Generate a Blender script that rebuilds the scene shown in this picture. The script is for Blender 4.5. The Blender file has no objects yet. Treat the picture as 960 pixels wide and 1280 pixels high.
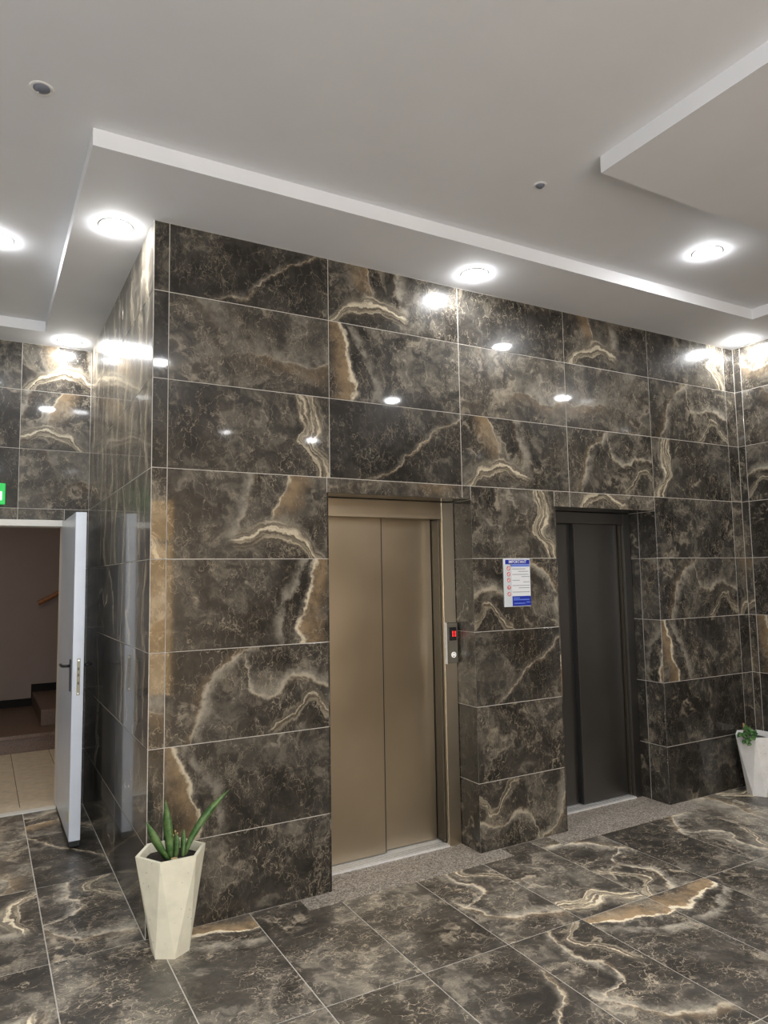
import bpy, bmesh, math, random
from mathutils import Vector, Matrix, Euler

random.seed(7)
scene = bpy.context.scene
col = scene.collection

# ------------------------------------------------------------------ camera, world, exposure
cam_data = bpy.data.cameras.new('camera')
cam = bpy.data.objects.new('camera', cam_data); col.objects.link(cam)
CR = Vector((0.87086872, -0.49122657, -0.01685598))
CU = Vector((-0.03016736, -0.08764839, 0.99569458))
CF = Vector((0.49058903, 0.86661076, 0.09114925))
m3 = Matrix((CR, CU, -CF)).transposed()
cam.matrix_world = Matrix.Translation((-0.7057, -3.5485, 1.6482)) @ m3.to_4x4()
cam_data.sensor_fit = 'VERTICAL'; cam_data.sensor_height = 36.0
cam_data.lens = 887.43 / 1280 * 36.0
cam_data.clip_start = 0.02
scene.camera = cam

world = bpy.data.worlds.new('world'); scene.world = world; world.use_nodes = True
world.node_tree.nodes['Background'].inputs[0].default_value = (0.02, 0.022, 0.026, 1)
world.node_tree.nodes['Background'].inputs[1].default_value = 1.0

scene.view_settings.view_transform = 'Standard'
scene.view_settings.look = 'None'
scene.view_settings.gamma = 1.0
scene.view_settings.use_curve_mapping = False
scene.view_settings.exposure = 0.05
scene.cycles.sample_clamp_indirect = 6.0
LAMP = 200.0          # radiance of the downlight lenses
SCREEN_GLOW = 5.6       # radiance of the glazed screen added to brighten the ceiling

# ------------------------------------------------------------------ measured layout (metres)
H, H2, H3 = 3.465, 3.541, 3.462         # soffit, upper ceiling, dropped panel
D = 2.347                               # depth of the lift block = back wall
XR = 4.6286                             # right wall
XL, YF = -2.75, -6.4                    # left wall and entrance wall behind the camera
B, T = 0.4028, 0.45
ZR = [0.0] + [B + T * i for i in range(7)] + [H]      # tile courses 0..8
V = [0.0, 0.0763, 0.962, 1.861, 2.7535, 3.5956, 4.5032, XR]
J1L, J1R, O1 = 0.943, 1.9245, 2.1185    # left lift opening
J2L, J2R, O2 = 2.6134, 3.5956, 2.0977   # right lift opening
DEP1, DEP2 = 0.19, 0.262

# ------------------------------------------------------------------ small tools
def tag(o, label=None, cat=None, group=None, kind=None):
    if label: o['label'] = label
    if cat: o['category'] = cat
    if group: o['group'] = group
    if kind: o['kind'] = kind
    return o

def obj(name, me, mats, parent=None, loc=(0, 0, 0), rot=(0, 0, 0), smooth=False):
    if isinstance(me, bmesh.types.BMesh):
        bm = me; bmesh.ops.recalc_face_normals(bm, faces=bm.faces)
        me = bpy.data.meshes.new(name); bm.to_mesh(me); bm.free()
    o = bpy.data.objects.new(name, me); col.objects.link(o)
    if mats is not None:
        for mt in (mats if isinstance(mats, (list, tuple)) else [mats]):
            if len(me.materials) < (len(mats) if isinstance(mats, (list, tuple)) else 1): me.materials.append(mt)
    if parent: o.parent = parent
    o.location = loc; o.rotation_euler = rot
    if smooth:
        for p in me.polygons: p.use_smooth = True
    return o

def empty(name, loc, rz=0.0):
    o = bpy.data.objects.new(name, None); col.objects.link(o)
    o.location = loc; o.rotation_euler = (0, 0, rz); o.empty_display_size = 0.1
    return o

def box(bm, x0, x1, y0, y1, z0, z1, bev=0.0):
    vs = [bm.verts.new((x, y, z)) for x in (x0, x1) for y in (y0, y1) for z in (z0, z1)]
    idx = [(0, 1, 3, 2), (4, 6, 7, 5), (0, 4, 5, 1), (2, 3, 7, 6), (0, 2, 6, 4), (1, 5, 7, 3)]
    fs = [bm.faces.new([vs[i] for i in f]) for f in idx]
    bmesh.ops.recalc_face_normals(bm, faces=fs)
    if bev:
        es = {e for f in fs for e in f.edges}
        bmesh.ops.bevel(bm, geom=list(es), offset=bev, segments=2, affect='EDGES', profile=0.5)
    return bm

def boxes(lst, bev=0.0):
    bm = bmesh.new()
    for b in lst: box(bm, *b, bev=bev)
    return bm

def prism(pts, z0, z1):
    bm = bmesh.new()
    lo = [bm.verts.new((x, y, z0)) for x, y in pts]; hi = [bm.verts.new((x, y, z1)) for x, y in pts]
    n = len(pts); bm.faces.new(lo[::-1]); bm.faces.new(hi)
    for i in range(n): bm.faces.new((lo[i], lo[(i + 1) % n], hi[(i + 1) % n], hi[i]))
    return bm

def lathe(profile, n=32, axis='Z'):
    bm = bmesh.new(); rings = []
    for r, z in profile:
        if r < 1e-6: rings.append([bm.verts.new((0, 0, z))])
        else: rings.append([bm.verts.new((r * math.cos(2 * math.pi * i / n), r * math.sin(2 * math.pi * i / n), z)) for i in range(n)])
    for a, b in zip(rings[:-1], rings[1:]):
        for i in range(n):
            j = (i + 1) % n
            if len(a) == 1 and len(b) == 1: continue
            if len(a) == 1: bm.faces.new((a[0], b[i], b[j]))
            elif len(b) == 1: bm.faces.new((a[i], a[j], b[0]))
            else: bm.faces.new((a[i], a[j], b[j], b[i]))
    if axis == 'Y': bmesh.ops.rotate(bm, verts=bm.verts, matrix=Matrix.Rotation(math.pi / 2, 3, 'X'))
    if axis == 'X': bmesh.ops.rotate(bm, verts=bm.verts, matrix=Matrix.Rotation(math.pi / 2, 3, 'Y'))
    return bm

def tube(pts, rad, n=8):
    bm = bmesh.new(); rings = []
    pts = [Vector(p) for p in pts]
    for k, p in enumerate(pts):
        d = (pts[min(k + 1, len(pts) - 1)] - pts[max(k - 1, 0)]).normalized()
        a = d.cross(Vector((0, 0, 1)) if abs(d.z) < 0.9 else Vector((1, 0, 0))).normalized(); b = d.cross(a)
        r = rad[k] if isinstance(rad, (list, tuple)) else rad
        rings.append([bm.verts.new(p + a * (r * math.cos(2 * math.pi * i / n)) + b * (r * math.sin(2 * math.pi * i / n))) for i in range(n)])
    for a, b in zip(rings[:-1], rings[1:]):
        for i in range(n): bm.faces.new((a[i], a[(i + 1) % n], b[(i + 1) % n], b[i]))
    bm.faces.new(rings[0][::-1]); bm.faces.new(rings[-1])
    return bm

# ------------------------------------------------------------------ materials
class NT:
    def __init__(self, tree): self.t = tree; self.L = tree.links.new
    def n(self, typ, **kw):
        nd = self.t.nodes.new(typ)
        for k, v in kw.items(): setattr(nd, k, v)
        return nd
    def put(self, sock, val):
        if isinstance(val, bpy.types.NodeSocket): self.L(val, sock)
        else:
            if isinstance(val, (tuple, list)) and len(val) == 3 and sock.type == 'RGBA': val = (*val, 1)
            sock.default_value = val
    def m(self, op, a, b=0.0, c=0.0, clamp=False):
        nd = self.n('ShaderNodeMath', operation=op, use_clamp=clamp)
        for i, v in enumerate((a, b, c)): self.put(nd.inputs[i], v)
        return nd.outputs[0]
    def vm(self, op, a, b=(0, 0, 0), s=None):
        nd = self.n('ShaderNodeVectorMath', operation=op)
        self.put(nd.inputs[0], a); self.put(nd.inputs[1], b)
        if s is not None: self.put(nd.inputs['Scale'], s)
        return nd.outputs[0]
    def noise(self, vec, scale, detail=4.0, rough=0.55, out=0, dist=0.0):
        nd = self.n('ShaderNodeTexNoise'); self.put(nd.inputs['Vector'], vec)
        nd.inputs['Scale'].default_value = scale; nd.inputs['Detail'].default_value = detail
        nd.inputs['Roughness'].default_value = rough; nd.inputs['Distortion'].default_value = dist
        return nd.outputs[out]
    def mapr(self, v, a, b, c=0.0, d=1.0, smooth=True):
        nd = self.n('ShaderNodeMapRange', interpolation_type='SMOOTHSTEP' if smooth else 'LINEAR')
        for i, x in enumerate((v, a, b, c, d)): self.put(nd.inputs[i], x)
        return nd.outputs[0]
    def mix(self, f, a, b, mode='MIX'):
        nd = self.n('ShaderNodeMix', data_type='RGBA', blend_type=mode)
        self.put(nd.inputs[0], f); self.put(nd.inputs[6], a); self.put(nd.inputs[7], b)
        return nd.outputs[2]
    def ramp(self, f, stops):
        nd = self.n('ShaderNodeValToRGB'); cr = nd.color_ramp
        while len(cr.elements) < len(stops): cr.elements.new(0.5)
        for e, (p, c) in zip(cr.elements, stops): e.position = p; e.color = (*c, 1)
        self.put(nd.inputs[0], f); return nd.outputs[0]
    def curve(self, x, pts, lo=0.0, hi=1.0):
        nd = self.n('ShaderNodeFloatCurve'); cm = nd.mapping; c = cm.curves[0]
        cm.use_clip = False
        pts = sorted(pts)
        while len(c.points) < len(pts): c.points.new(0.5, 0.5)
        for p, (a, b) in zip(c.points, pts): p.location = (a, b); p.handle_type = 'AUTO'
        cm.update(); nd.inputs['Factor'].default_value = 1.0
        self.put(nd.inputs['Value'], x); return nd.outputs[0]

def new_mat(name):
    m = bpy.data.materials.new(name); m.use_nodes = True
    nt = NT(m.node_tree); b = m.node_tree.nodes['Principled BSDF']
    return m, nt, b

def simple(name, colour, rough=0.5, metal=0.0, coat=0.0, var=0.0, vscale=30.0, bump=0.0, emit=None, es=0.0, spec=0.5):
    m, nt, b = new_mat(name)
    co = nt.n('ShaderNodeTexCoord').outputs['Object']
    c = (*colour, 1)
    if var or bump:
        nz = nt.noise(co, vscale, 5.0, 0.6)
        if var:
            f = nt.mapr(nz, 0.3, 0.7, 1 - var, 1 + var)
            nt.L(nt.mix(1.0, c, nt.vm('SCALE', (1, 1, 1), s=f), 'MULTIPLY'), b.inputs['Base Color'])
        else: b.inputs['Base Color'].default_value = c
        if bump:
            bp_ = nt.n('ShaderNodeBump'); bp_.inputs['Strength'].default_value = bump; bp_.inputs['Distance'].default_value = 0.002
            nt.L(nz, bp_.inputs['Height']); nt.L(bp_.outputs[0], b.inputs['Normal'])
    else: b.inputs['Base Color'].default_value = c
    b.inputs['Roughness'].default_value = rough; b.inputs['Metallic'].default_value = metal
    b.inputs['Coat Weight'].default_value = coat; b.inputs['Coat Roughness'].default_value = 0.05
    b.inputs['Specular IOR Level'].default_value = spec
    if emit: b.inputs['Emission Color'].default_value = (*emit, 1); b.inputs['Emission Strength'].default_value = es
    return m

CREAM = (0.62, 0.54, 0.40); TAN = (0.250, 0.175, 0.100); SMOKE = (0.27, 0.245, 0.20)
DARK = (0.0185, 0.0172, 0.0152); MID = (0.043, 0.0396, 0.0345); LIGHT = (0.140, 0.128, 0.107)

def marble(name, seed, bands, cloud=0.0, crack=1.0, floor=False, dark=1.0):
    """one print of the porcelain tile: uv in units of the tile height, u 0..2, v 0..1"""
    m, nt, b = new_mat(name)
    uvn = nt.n('ShaderNodeUVMap', uv_map='uv').outputs[0]
    rnd = nt.n('ShaderNodeObjectInfo').outputs['Random']
    P = nt.vm('ADD', uvn, (0, 0, seed * 7.31))
    off = nt.n('ShaderNodeCombineXYZ'); nt.L(nt.m('MULTIPLY', rnd, 4.0), off.inputs[2])
    PR = nt.vm('ADD', P, off.outputs[0])
    half = (0.5, 0.5, 0.5)
    w1 = nt.vm('SUBTRACT', nt.noise(PR, 1.5, 3.0, 0.55, out=1), half)
    w2 = nt.vm('SUBTRACT', nt.noise(PR, 7.0, 3.0, 0.6, out=1), half)
    Pw = nt.vm('ADD', PR, nt.vm('ADD', nt.vm('SCALE', w1, s=0.75), nt.vm('SCALE', w2, s=0.10)))
    n2 = nt.noise(Pw, 4.2, 5.0, 0.68)
    n1 = nt.noise(Pw, 1.3, 3.0, 0.55)
    nf = nt.m('ADD', nt.m('MULTIPLY', n1, 0.55), nt.m('MULTIPLY', n2, 0.45))
    s = 0.05 * cloud
    colr = nt.ramp(nf, [(0.40 - s, DARK), (0.52 - s, MID), (0.60 - s, (0.074, 0.066, 0.054)), (0.70 - s, LIGHT)])
    # smoky veils with one crisp edge, like stirred paint
    vf = nt.m('MULTIPLY', nt.mapr(n1, 0.515 - s, 0.545 - s), nt.mapr(n1, 0.56 - s, 0.68 - s, 1.0, 0.0))
    colr = nt.mix(nt.m('MULTIPLY', nt.m('MULTIPLY', vf, nt.mapr(n2, 0.42, 0.66)), 0.5), colr, (0.19, 0.17, 0.137))
    # swirling pale strata
    fr_ = nt.m('ABSOLUTE', nt.m('SUBTRACT', nt.m('FRACT', nt.m('MULTIPLY', n1, 7.0)), 0.5))
    sv = nt.m('MULTIPLY', nt.mapr(fr_, 0.02, 0.24, 1.0, 0.0), nt.m('MULTIPLY', nt.mapr(n2, 0.42, 0.60), nt.mapr(nt.noise(PR, 1.1, 2.0, 0.5), 0.50 - s, 0.66 - s)))
    colr = nt.mix(nt.m('MULTIPLY', sv, 0.8), colr, (0.27, 0.24, 0.19))
    # warm brown drift
    warm = nt.mapr(n1, 0.40, 0.62, 1.0, 0.0)
    colr = nt.mix(nt.m('MULTIPLY', warm, 0.22), colr, nt.mix(1.0, colr, (1.22, 0.98, 0.74), 'MULTIPLY'))
    # fine crackle of pale threads
    Pc = nt.vm('ADD', PR, nt.vm('SCALE', w2, s=0.16))
    mpn = nt.n('ShaderNodeMapping'); nt.L(Pc, mpn.inputs[0]); mpn.inputs['Rotation'].default_value = (0, 0, 0.5 + seed * 1.3); mpn.inputs['Scale'].default_value = (1.0, 0.45, 1.0)
    Ps = mpn.outputs[0]
    msk = nt.noise(PR, 2.3, 3.0, 0.6, out=1)
    ms = nt.n('ShaderNodeSeparateColor'); nt.L(msk, ms.inputs[0])
    for sc, wd, ch, lo, hi, k in ((7.0, 0.030, 0, 0.47, 0.58, 0.75), (16.0, 0.040, 1, 0.48, 0.60, 0.65)):
        vo = nt.n('ShaderNodeTexVoronoi', feature='DISTANCE_TO_EDGE'); nt.L(Ps, vo.inputs['Vector']); vo.inputs['Scale'].default_value = sc
        line = nt.mapr(vo.outputs['Distance'], 0.0, wd, 1.0, 0.0)
        f = nt.m('MULTIPLY', nt.m('MULTIPLY', line, nt.mapr(ms.outputs[ch], lo, hi)), nt.m('MULTIPLY', nt.mapr(n2, 0.40, 0.60), k * crack * 0.62), clamp=True)
        colr = nt.mix(f, colr, (0.33, 0.28, 0.205))
    # webs of thin scribbled threads: level lines of a fine noise
    web = nt.noise(Ps, 6.5, 1.6, 0.55, out=1); wsn = nt.n('ShaderNodeSeparateColor'); nt.L(web, wsn.inputs[0])
    for ch, mch, wid, k in ((0, 2, 0.010, 0.55), (1, 0, 0.009, 0.4), (2, 1, 0.010, 0.45)):
        rid = nt.m('ABSOLUTE', nt.m('SUBTRACT', wsn.outputs[ch], 0.5))
        f = nt.m('MULTIPLY', nt.mapr(rid, 0.0, wid, 1.0, 0.0), nt.mapr(ms.outputs[mch], 0.42, 0.60))
        colr = nt.mix(nt.m('MULTIPLY', f, k * min(crack, 1.5), clamp=True), colr, (0.30, 0.255, 0.19))
    # onyx bands that follow a drawn curve
    wb = nt.vm('SUBTRACT', nt.noise(PR, 1.9, 5.0, 0.62, out=1), half)
    Pb = nt.vm('ADD', uvn, nt.vm('SCALE', wb, s=0.42))
    sx = nt.n('ShaderNodeSeparateXYZ'); nt.L(Pb, sx.inputs[0])
    U, Vv = sx.outputs[0], sx.outputs[1]
    if bands:
        jn = nt.noise(PR, 5.0, 4.0, 0.65, out=1); js = nt.n('ShaderNodeSeparateColor'); nt.L(jn, js.inputs[0])
        jit, jit2 = js.outputs[0], js.outputs[1]
    for bi, bd in enumerate(bands):
        if bd['ax'] == 'u':   # u as a function of v
            t = Vv; cpos = nt.m('MULTIPLY', nt.curve(t, [(a, c / 2) for a, c in bd['c']]), 2.0); d = nt.m('SUBTRACT', U, cpos)
            st = nt.curve(t, bd.get('s', [(0, 1), (1, 1)]))
        else:
            t = nt.m('MULTIPLY', U, 0.5); cpos = nt.curve(t, [(a / 2, c) for a, c in bd['c']]); d = nt.m('SUBTRACT', Vv, cpos)
            st = nt.curve(t, [(a / 2, c) for a, c in bd.get('s', [(0, 1), (2, 1)])])
        st = nt.m('MULTIPLY', nt.m('MAXIMUM', st, 0.0), bd.get('k', 1.0), clamp=True)
        wl, wr = bd.get('wl', 0.2), bd.get('wr', 0.25)
        fl = nt.m('MULTIPLY', nt.mapr(d, -wl, -wl * 0.1), nt.mapr(d, 0.0, 0.03, 1.0, 0.0))
        fl = nt.m('MULTIPLY', fl, nt.mapr(jit2, 0.3, 0.65, 0.35, 1.0))
        colr = nt.mix(nt.m('MULTIPLY', nt.m('MULTIPLY', fl, st), bd.get('tan', 0.8)), colr, TAN)
        fr = nt.m('MULTIPLY', nt.mapr(d, 0.0, wr, 1.0, 0.0), nt.mapr(d, -0.05, 0.01))
        fr = nt.m('MULTIPLY', fr, nt.mapr(jit, 0.32, 0.62, 0.1, 1.0))
        colr = nt.mix(nt.m('MULTIPLY', nt.m('MULTIPLY', fr, st), bd.get('smoke', 0.8)), colr, SMOKE)
        if bd.get('stripe', 0):
            cv = nt.n('ShaderNodeCombineXYZ'); nt.L(nt.m('MULTIPLY', d, bd.get('freq', 16.0)), cv.inputs[0]); nt.L(nt.m('MULTIPLY', t, 2.2), cv.inputs[1]); cv.inputs[2].default_value = seed * 3.1 + bi
            lay = nt.noise(cv.outputs[0], 1.0, 3.0, 0.6)
            sw = bd.get('sw', 0.16)
            env = nt.m('MULTIPLY', nt.m('MULTIPLY', nt.mapr(d, -sw, -sw * 0.55), nt.mapr(d, sw * 0.25, sw, 1.0, 0.0)), st)
            lc = nt.ramp(lay, [(0.36, (0.07, 0.057, 0.044)), (0.47, (0.16, 0.134, 0.098)), (0.55, (0.30, 0.26, 0.19)), (0.68, CREAM)])
            colr = nt.mix(nt.m('MULTIPLY', env, 0.92 * bd['stripe']), colr, lc)
        cw = bd.get('core', 0.022)
        if cw:
            cf = nt.mapr(nt.m('ABSOLUTE', d), 0.0, nt.mapr(jit, 0.3, 0.7, cw * 0.4, cw * 2.0), 1.0, 0.0)
            cf = nt.m('MULTIPLY', cf, nt.mapr(jit2, 0.36, 0.55, 0.25, 1.0))
            colr = nt.mix(nt.m('MULTIPLY', nt.m('MULTIPLY', cf, st), bd.get('ck', 0.9)), colr, CREAM)
    tone = nt.mapr(rnd, 0.0, 1.0, 0.9 * dark, 1.12 * dark, smooth=False)
    colr = nt.vm('SCALE', colr, s=tone)
    nt.L(colr, b.inputs['Base Color'])
    if floor:
        b.inputs['Roughness'].default_value = 0.42; b.inputs['Specular IOR Level'].default_value = 0.5
        b.inputs['Coat Weight'].default_value = 0.35; b.inputs['Coat Roughness'].default_value = 0.22
    else:
        b.inputs['Roughness'].default_value = 0.27; b.inputs['Specular IOR Level'].default_value = 0.22
        b.inputs['Coat Weight'].default_value = 0.5; b.inputs['Coat Roughness'].default_value = 0.05
    return m

FACES = {
 'B': dict(bands=[], cloud=0.0, crack=1.5),
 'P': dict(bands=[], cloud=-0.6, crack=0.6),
 'F': dict(bands=[dict(ax='v', c=[(0, .15), (.5, .3), (1.1, .45), (1.6, .3), (2, .42)], s=[(0, .2), (.7, .2), (1.2, .9), (1.9, 1)], core=.014, ck=.22, wl=.25, wr=.4, tan=.4, smoke=.8),
                  dict(ax='u', c=[(0, .8), (.5, .62), (1, .35)], s=[(0, 0), (.45, .2), (1, 1)], core=.0, wl=.15, wr=.3, tan=.25, smoke=.8)], cloud=1.2, crack=1.6),
 'C': dict(bands=[dict(ax='u', c=[(0, .62), (.3, .60), (.9, .28), (1, .24)], s=[(0, .3), (.3, 1), (1, .9)], core=.0, wl=.08, wr=.16, tan=.0, smoke=.9),
                  dict(ax='u', c=[(0, .33), (.15, .37), (.3, .32), (.72, .2), (1, .12)], core=.03, ck=.95, wl=.36, wr=.08, tan=.95, smoke=.9)], crack=1.2),
 'D': dict(bands=[dict(ax='v', c=[(0, .0), (.7, .03), (1.2, .42), (1.9, .82), (2, .85)], s=[(0, 0), (.6, .3), (.9, .9), (2, .7)], core=.012, ck=.42, wl=.05, wr=.10, tan=.5, smoke=.5)], cloud=-.3, crack=.9),
 'E': dict(bands=[dict(ax='u', c=[(0, 1.1), (.3, 1.1), (.6, 1.02), (1, .98)], s=[(0, 0), (.18, .2), (.32, 1), (1, .9)], core=.0, wl=.1, wr=.2, tan=.2, smoke=1),
                  dict(ax='u', c=[(0, .72), (.6, .62), (1, .45)], s=[(0, 0), (.4, .2), (.6, 1), (1, 1)], core=.016, ck=.5, wl=.38, wr=.05, tan=.9, smoke=.5),
                  dict(ax='v', c=[(0, -.15), (.12, 0), (.35, .24), (.75, .33), (1.1, .2), (2, .1)], s=[(0, 1), (1.0, 1), (1.15, .3), (1.25, 0), (2, 0)], core=.022, ck=.55, wl=.16, wr=.22, tan=.2, smoke=.9, stripe=.9, sw=.17, freq=22)], cloud=.2, crack=1.1),
 'G': dict(bands=[dict(ax='u', c=[(0, .26), (.3, .34), (.6, .45), (.85, .75), (1, .95)], s=[(0, .5), (.3, 1), (.9, 1), (1, .4)], core=.035, ck=.28, wl=.16, wr=.20, tan=.35, smoke=.95),
                  dict(ax='v', c=[(0, 1.3), (.8, 1.0), (1.03, .5), (1.25, .45), (1.5, .6), (2, .46)], s=[(0, 0), (.78, 0), (.9, 1), (2, .9)], core=.03, ck=.32, wl=.08, wr=.15, tan=.3, smoke=.95),
                  dict(ax='v', c=[(0, 0), (1.15, .04), (1.45, .22), (1.68, .42), (1.85, .22), (2, .12)], s=[(0, 0), (1.1, 0), (1.3, .9), (2, 1)], core=.014, ck=.6, wl=.1, wr=.1, tan=.3, smoke=.5, k=.8, stripe=.6, sw=.13, freq=26)], cloud=.4, crack=1.4),
 'H': dict(bands=[dict(ax='u', c=[(0, 1.93), (.18, 1.84), (.38, 1.68), (.55, 1.74), (1, 1.66)], core=.016, ck=.6, wl=.12, wr=.2, tan=.25, smoke=.6, stripe=1, sw=.20, freq=20)], cloud=.35, crack=1.3),
}
FACES['S'] = dict(bands=[dict(ax='u', c=[(0, .22), (.5, .30), (1, .20)], core=.02, ck=.5, wl=.2, wr=.22, tan=.35, smoke=1),  # pale print, lightened in place of lamplight on the side face
                  dict(ax='u', c=[(0, .80), (.5, .70), (1, .86)], core=.03, ck=.6, wl=.2, wr=.2, tan=.3, smoke=1, stripe=.8, sw=.2, freq=20),
                  dict(ax='u', c=[(0, 1.25), (.5, 1.34), (1, 1.22)], core=.02, ck=.4, wl=.12, wr=.25, tan=.3, smoke=1),
                  dict(ax='u', c=[(0, 1.7), (.5, 1.62), (1, 1.78)], core=.03, ck=.6, wl=.2, wr=.2, tan=.4, smoke=1, stripe=.7, sw=.18, freq=22)], cloud=2.1, crack=1.3)
WALLM = {k: marble('marble_wall_' + k, i + 1, **v) for i, (k, v) in enumerate(FACES.items())}
FLOORM = {k: marble('marble_floor_' + k, i + 1, floor=True, dark=2.55, **v) for i, (k, v) in enumerate(FACES.items())}

GROUT = simple('grout', (0.56, 0.53, 0.48), 0.85, var=0.12, vscale=40)
GROUTF = simple('floor_grout', (0.62, 0.59, 0.53), 0.85, var=0.15, vscale=40)
PLASTER = simple('ceiling_plaster', (0.775, 0.785, 0.81), 0.75, var=0.015, vscale=3, bump=0.06)
WARM = simple('warm_plaster', (0.60, 0.49, 0.36), 0.7, var=0.03, vscale=4)
WHITEP = simple('white_plaster', (0.80, 0.79, 0.77), 0.7, var=0.02, vscale=4)
WHITE_METAL = simple('white_painted_metal', (0.77, 0.82, 0.91), 0.35, coat=0.3, var=0.03, vscale=6)
FRAME_WHITE = simple('cream_door_frame', (0.74, 0.72, 0.67), 0.4)
BLACK = simple('black_plastic', (0.012, 0.012, 0.014), 0.4)
BRASS = simple('worn_brass', (0.33, 0.30, 0.22), 0.5, 0.9)
CHROME = simple('chrome', (0.75, 0.75, 0.74), 0.2, 1.0)
ALU = simple('aluminium_sill', (0.80, 0.80, 0.79), 0.45, 0.3, var=0.08, vscale=60)
PVC = simple('white_ring', (0.85, 0.85, 0.85), 0.4)
SOIL = simple('soil', (0.018, 0.013, 0.009), 0.95, var=0.4, vscale=90, bump=0.8)
PAPERW = simple('notice_white', (0.78, 0.80, 0.83), 0.35)
NBLUE = simple('notice_blue', (0.012, 0.03, 0.36), 0.35)
NLIGHTB = simple('notice_light_blue', (0.16, 0.25, 0.72), 0.35)
NGREY = simple('notice_grey', (0.62, 0.67, 0.70), 0.35)
NINK = simple('notice_ink', (0.33, 0.36, 0.40), 0.5)
NRED = simple('notice_red', (0.62, 0.035, 0.03), 0.4)
GREEN = simple('sign_green', (0.01, 0.42, 0.07), 0.4, emit=(0.01, 0.62, 0.10), es=0.45)
SIGNW = simple('sign_white', (0.8, 0.85, 0.8), 0.4, emit=(0.7, 1.0, 0.75), es=0.6)
LED = simple('red_led', (0.4, 0.01, 0.01), 0.4, emit=(1.0, 0.03, 0.03), es=1.6)
LEDW = simple('button_light', (0.8, 0.8, 0.8), 0.4, emit=(1.0, 0.98, 0.92), es=.45)
BEIGE = simple('beige_tile', (0.66, 0.56, 0.42), 0.35, var=0.12, vscale=14)
CWALL = simple('stairwell_paint', (0.34, 0.27, 0.245), 0.8, var=0.03, vscale=3)
STEPM = simple('brown_stone_step', (0.17, 0.115, 0.088), 0.4, var=0.4, vscale=120)
SKIRT = simple('dark_skirting', (0.010, 0.008, 0.008), 0.6, spec=0.2)
WOOD = simple('wood_rail', (0.33, 0.135, 0.05), 0.45, var=0.2, vscale=25)
GLOWGLASS = simple('added_screen_glass', (0.8, 0.8, 0.8), 0.6, emit=(0.965, 0.985, 1.0), es=SCREEN_GLOW)  # glowing panes added behind the camera to brighten the ceiling
AMBER = simple('amber_lit_glass', (0.8, 0.6, 0.3), 0.6, emit=(1.0, 0.60, 0.22), es=SCREEN_GLOW * 1.4)
YELLOW = simple('yellow_mark', (0.62, 0.55, 0.03), 0.5)
STICK = simple('bamboo_stick', (0.55, 0.38, 0.2), 0.6)

def granite():
    m, nt, b = new_mat('speckled_granite')
    co = nt.n('ShaderNodeTexCoord').outputs['Object']
    vo = nt.n('ShaderNodeTexVoronoi'); nt.L(co, vo.inputs['Vector']); vo.inputs['Scale'].default_value = 150
    sp = nt.n('ShaderNodeSeparateColor'); nt.L(vo.outputs['Color'], sp.inputs[0])
    c = nt.ramp(sp.outputs[0], [(0.0, (0.13, 0.108, 0.088)), (0.35, (0.30, 0.26, 0.215)), (0.7, (0.45, 0.40, 0.34)), (1.0, (0.60, 0.56, 0.50))])
    nt.L(c, b.inputs['Base Color']); b.inputs['Roughness'].default_value = 0.45
    return m
GRANITE = granite()

def steel(name, base, rough):
    m, nt, b = new_mat(name)
    co = nt.n('ShaderNodeTexCoord').outputs['Object']
    sm = nt.noise(co, 1.6, 3.0, 0.55)
    f = nt.mapr(sm, 0.3, 0.7, 0.93, 1.05)
    nt.L(nt.mix(1.0, (*base, 1), nt.vm('SCALE', (1, 1, 1), s=f), 'MULTIPLY'), b.inputs['Base Color'])
    b.inputs['Metallic'].default_value = 1.0
    nt.L(nt.mapr(sm, 0.3, 0.7, rough - 0.02, rough + 0.03), b.inputs['Roughness'])
    return m
STEEL = steel('brushed_steel', (0.55, 0.475, 0.36), 0.33)
STEEL2 = steel('brushed_steel_dark_reflection', (0.19, 0.184, 0.176), 0.33)  # same steel, base colour darkened to imitate dark reflections

def concrete_pot(name, colour):
    m, nt, b = new_mat(name)
    co = nt.n('ShaderNodeTexCoord').outputs['Object']
    n = nt.noise(co, 9.0, 6.0, 0.6); k = nt.noise(co, 60.0, 3.0, 0.5)
    c = nt.mix(nt.mapr(n, 0.35, 0.75), colour, tuple(x * 0.86 for x in colour))
    c = nt.mix(nt.m('MULTIPLY', nt.mapr(k, 0.68, 0.74), 0.5), c, (0.25, 0.22, 0.17))
    nt.L(c, b.inputs['Base Color']); b.inputs['Roughness'].default_value = 0.55
    return m
POT1 = concrete_pot('cream_concrete', (0.89, 0.855, 0.69)); POT2 = concrete_pot('white_concrete', (0.88, 0.88, 0.87))

def leafm(name, a, c, scale=40):
    m, nt, b = new_mat(name)
    co = nt.n('ShaderNodeTexCoord').outputs['Object']
    n = nt.noise(co, scale, 4.0, 0.6)
    nt.L(nt.mix(nt.mapr(n, 0.35, 0.65), a, c), b.inputs['Base Color']); b.inputs['Roughness'].default_value = 0.4
    return m
LEAF1 = leafm('snake_plant_leaf', (0.045, 0.12, 0.028), (0.15, 0.25, 0.085), 26); LEAF2 = leafm('small_leaf', (0.03, 0.11, 0.025), (0.13, 0.25, 0.08))
LEAFY = leafm('pale_leaf_edge', (0.16, 0.26, 0.05), (0.30, 0.33, 0.08))

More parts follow.
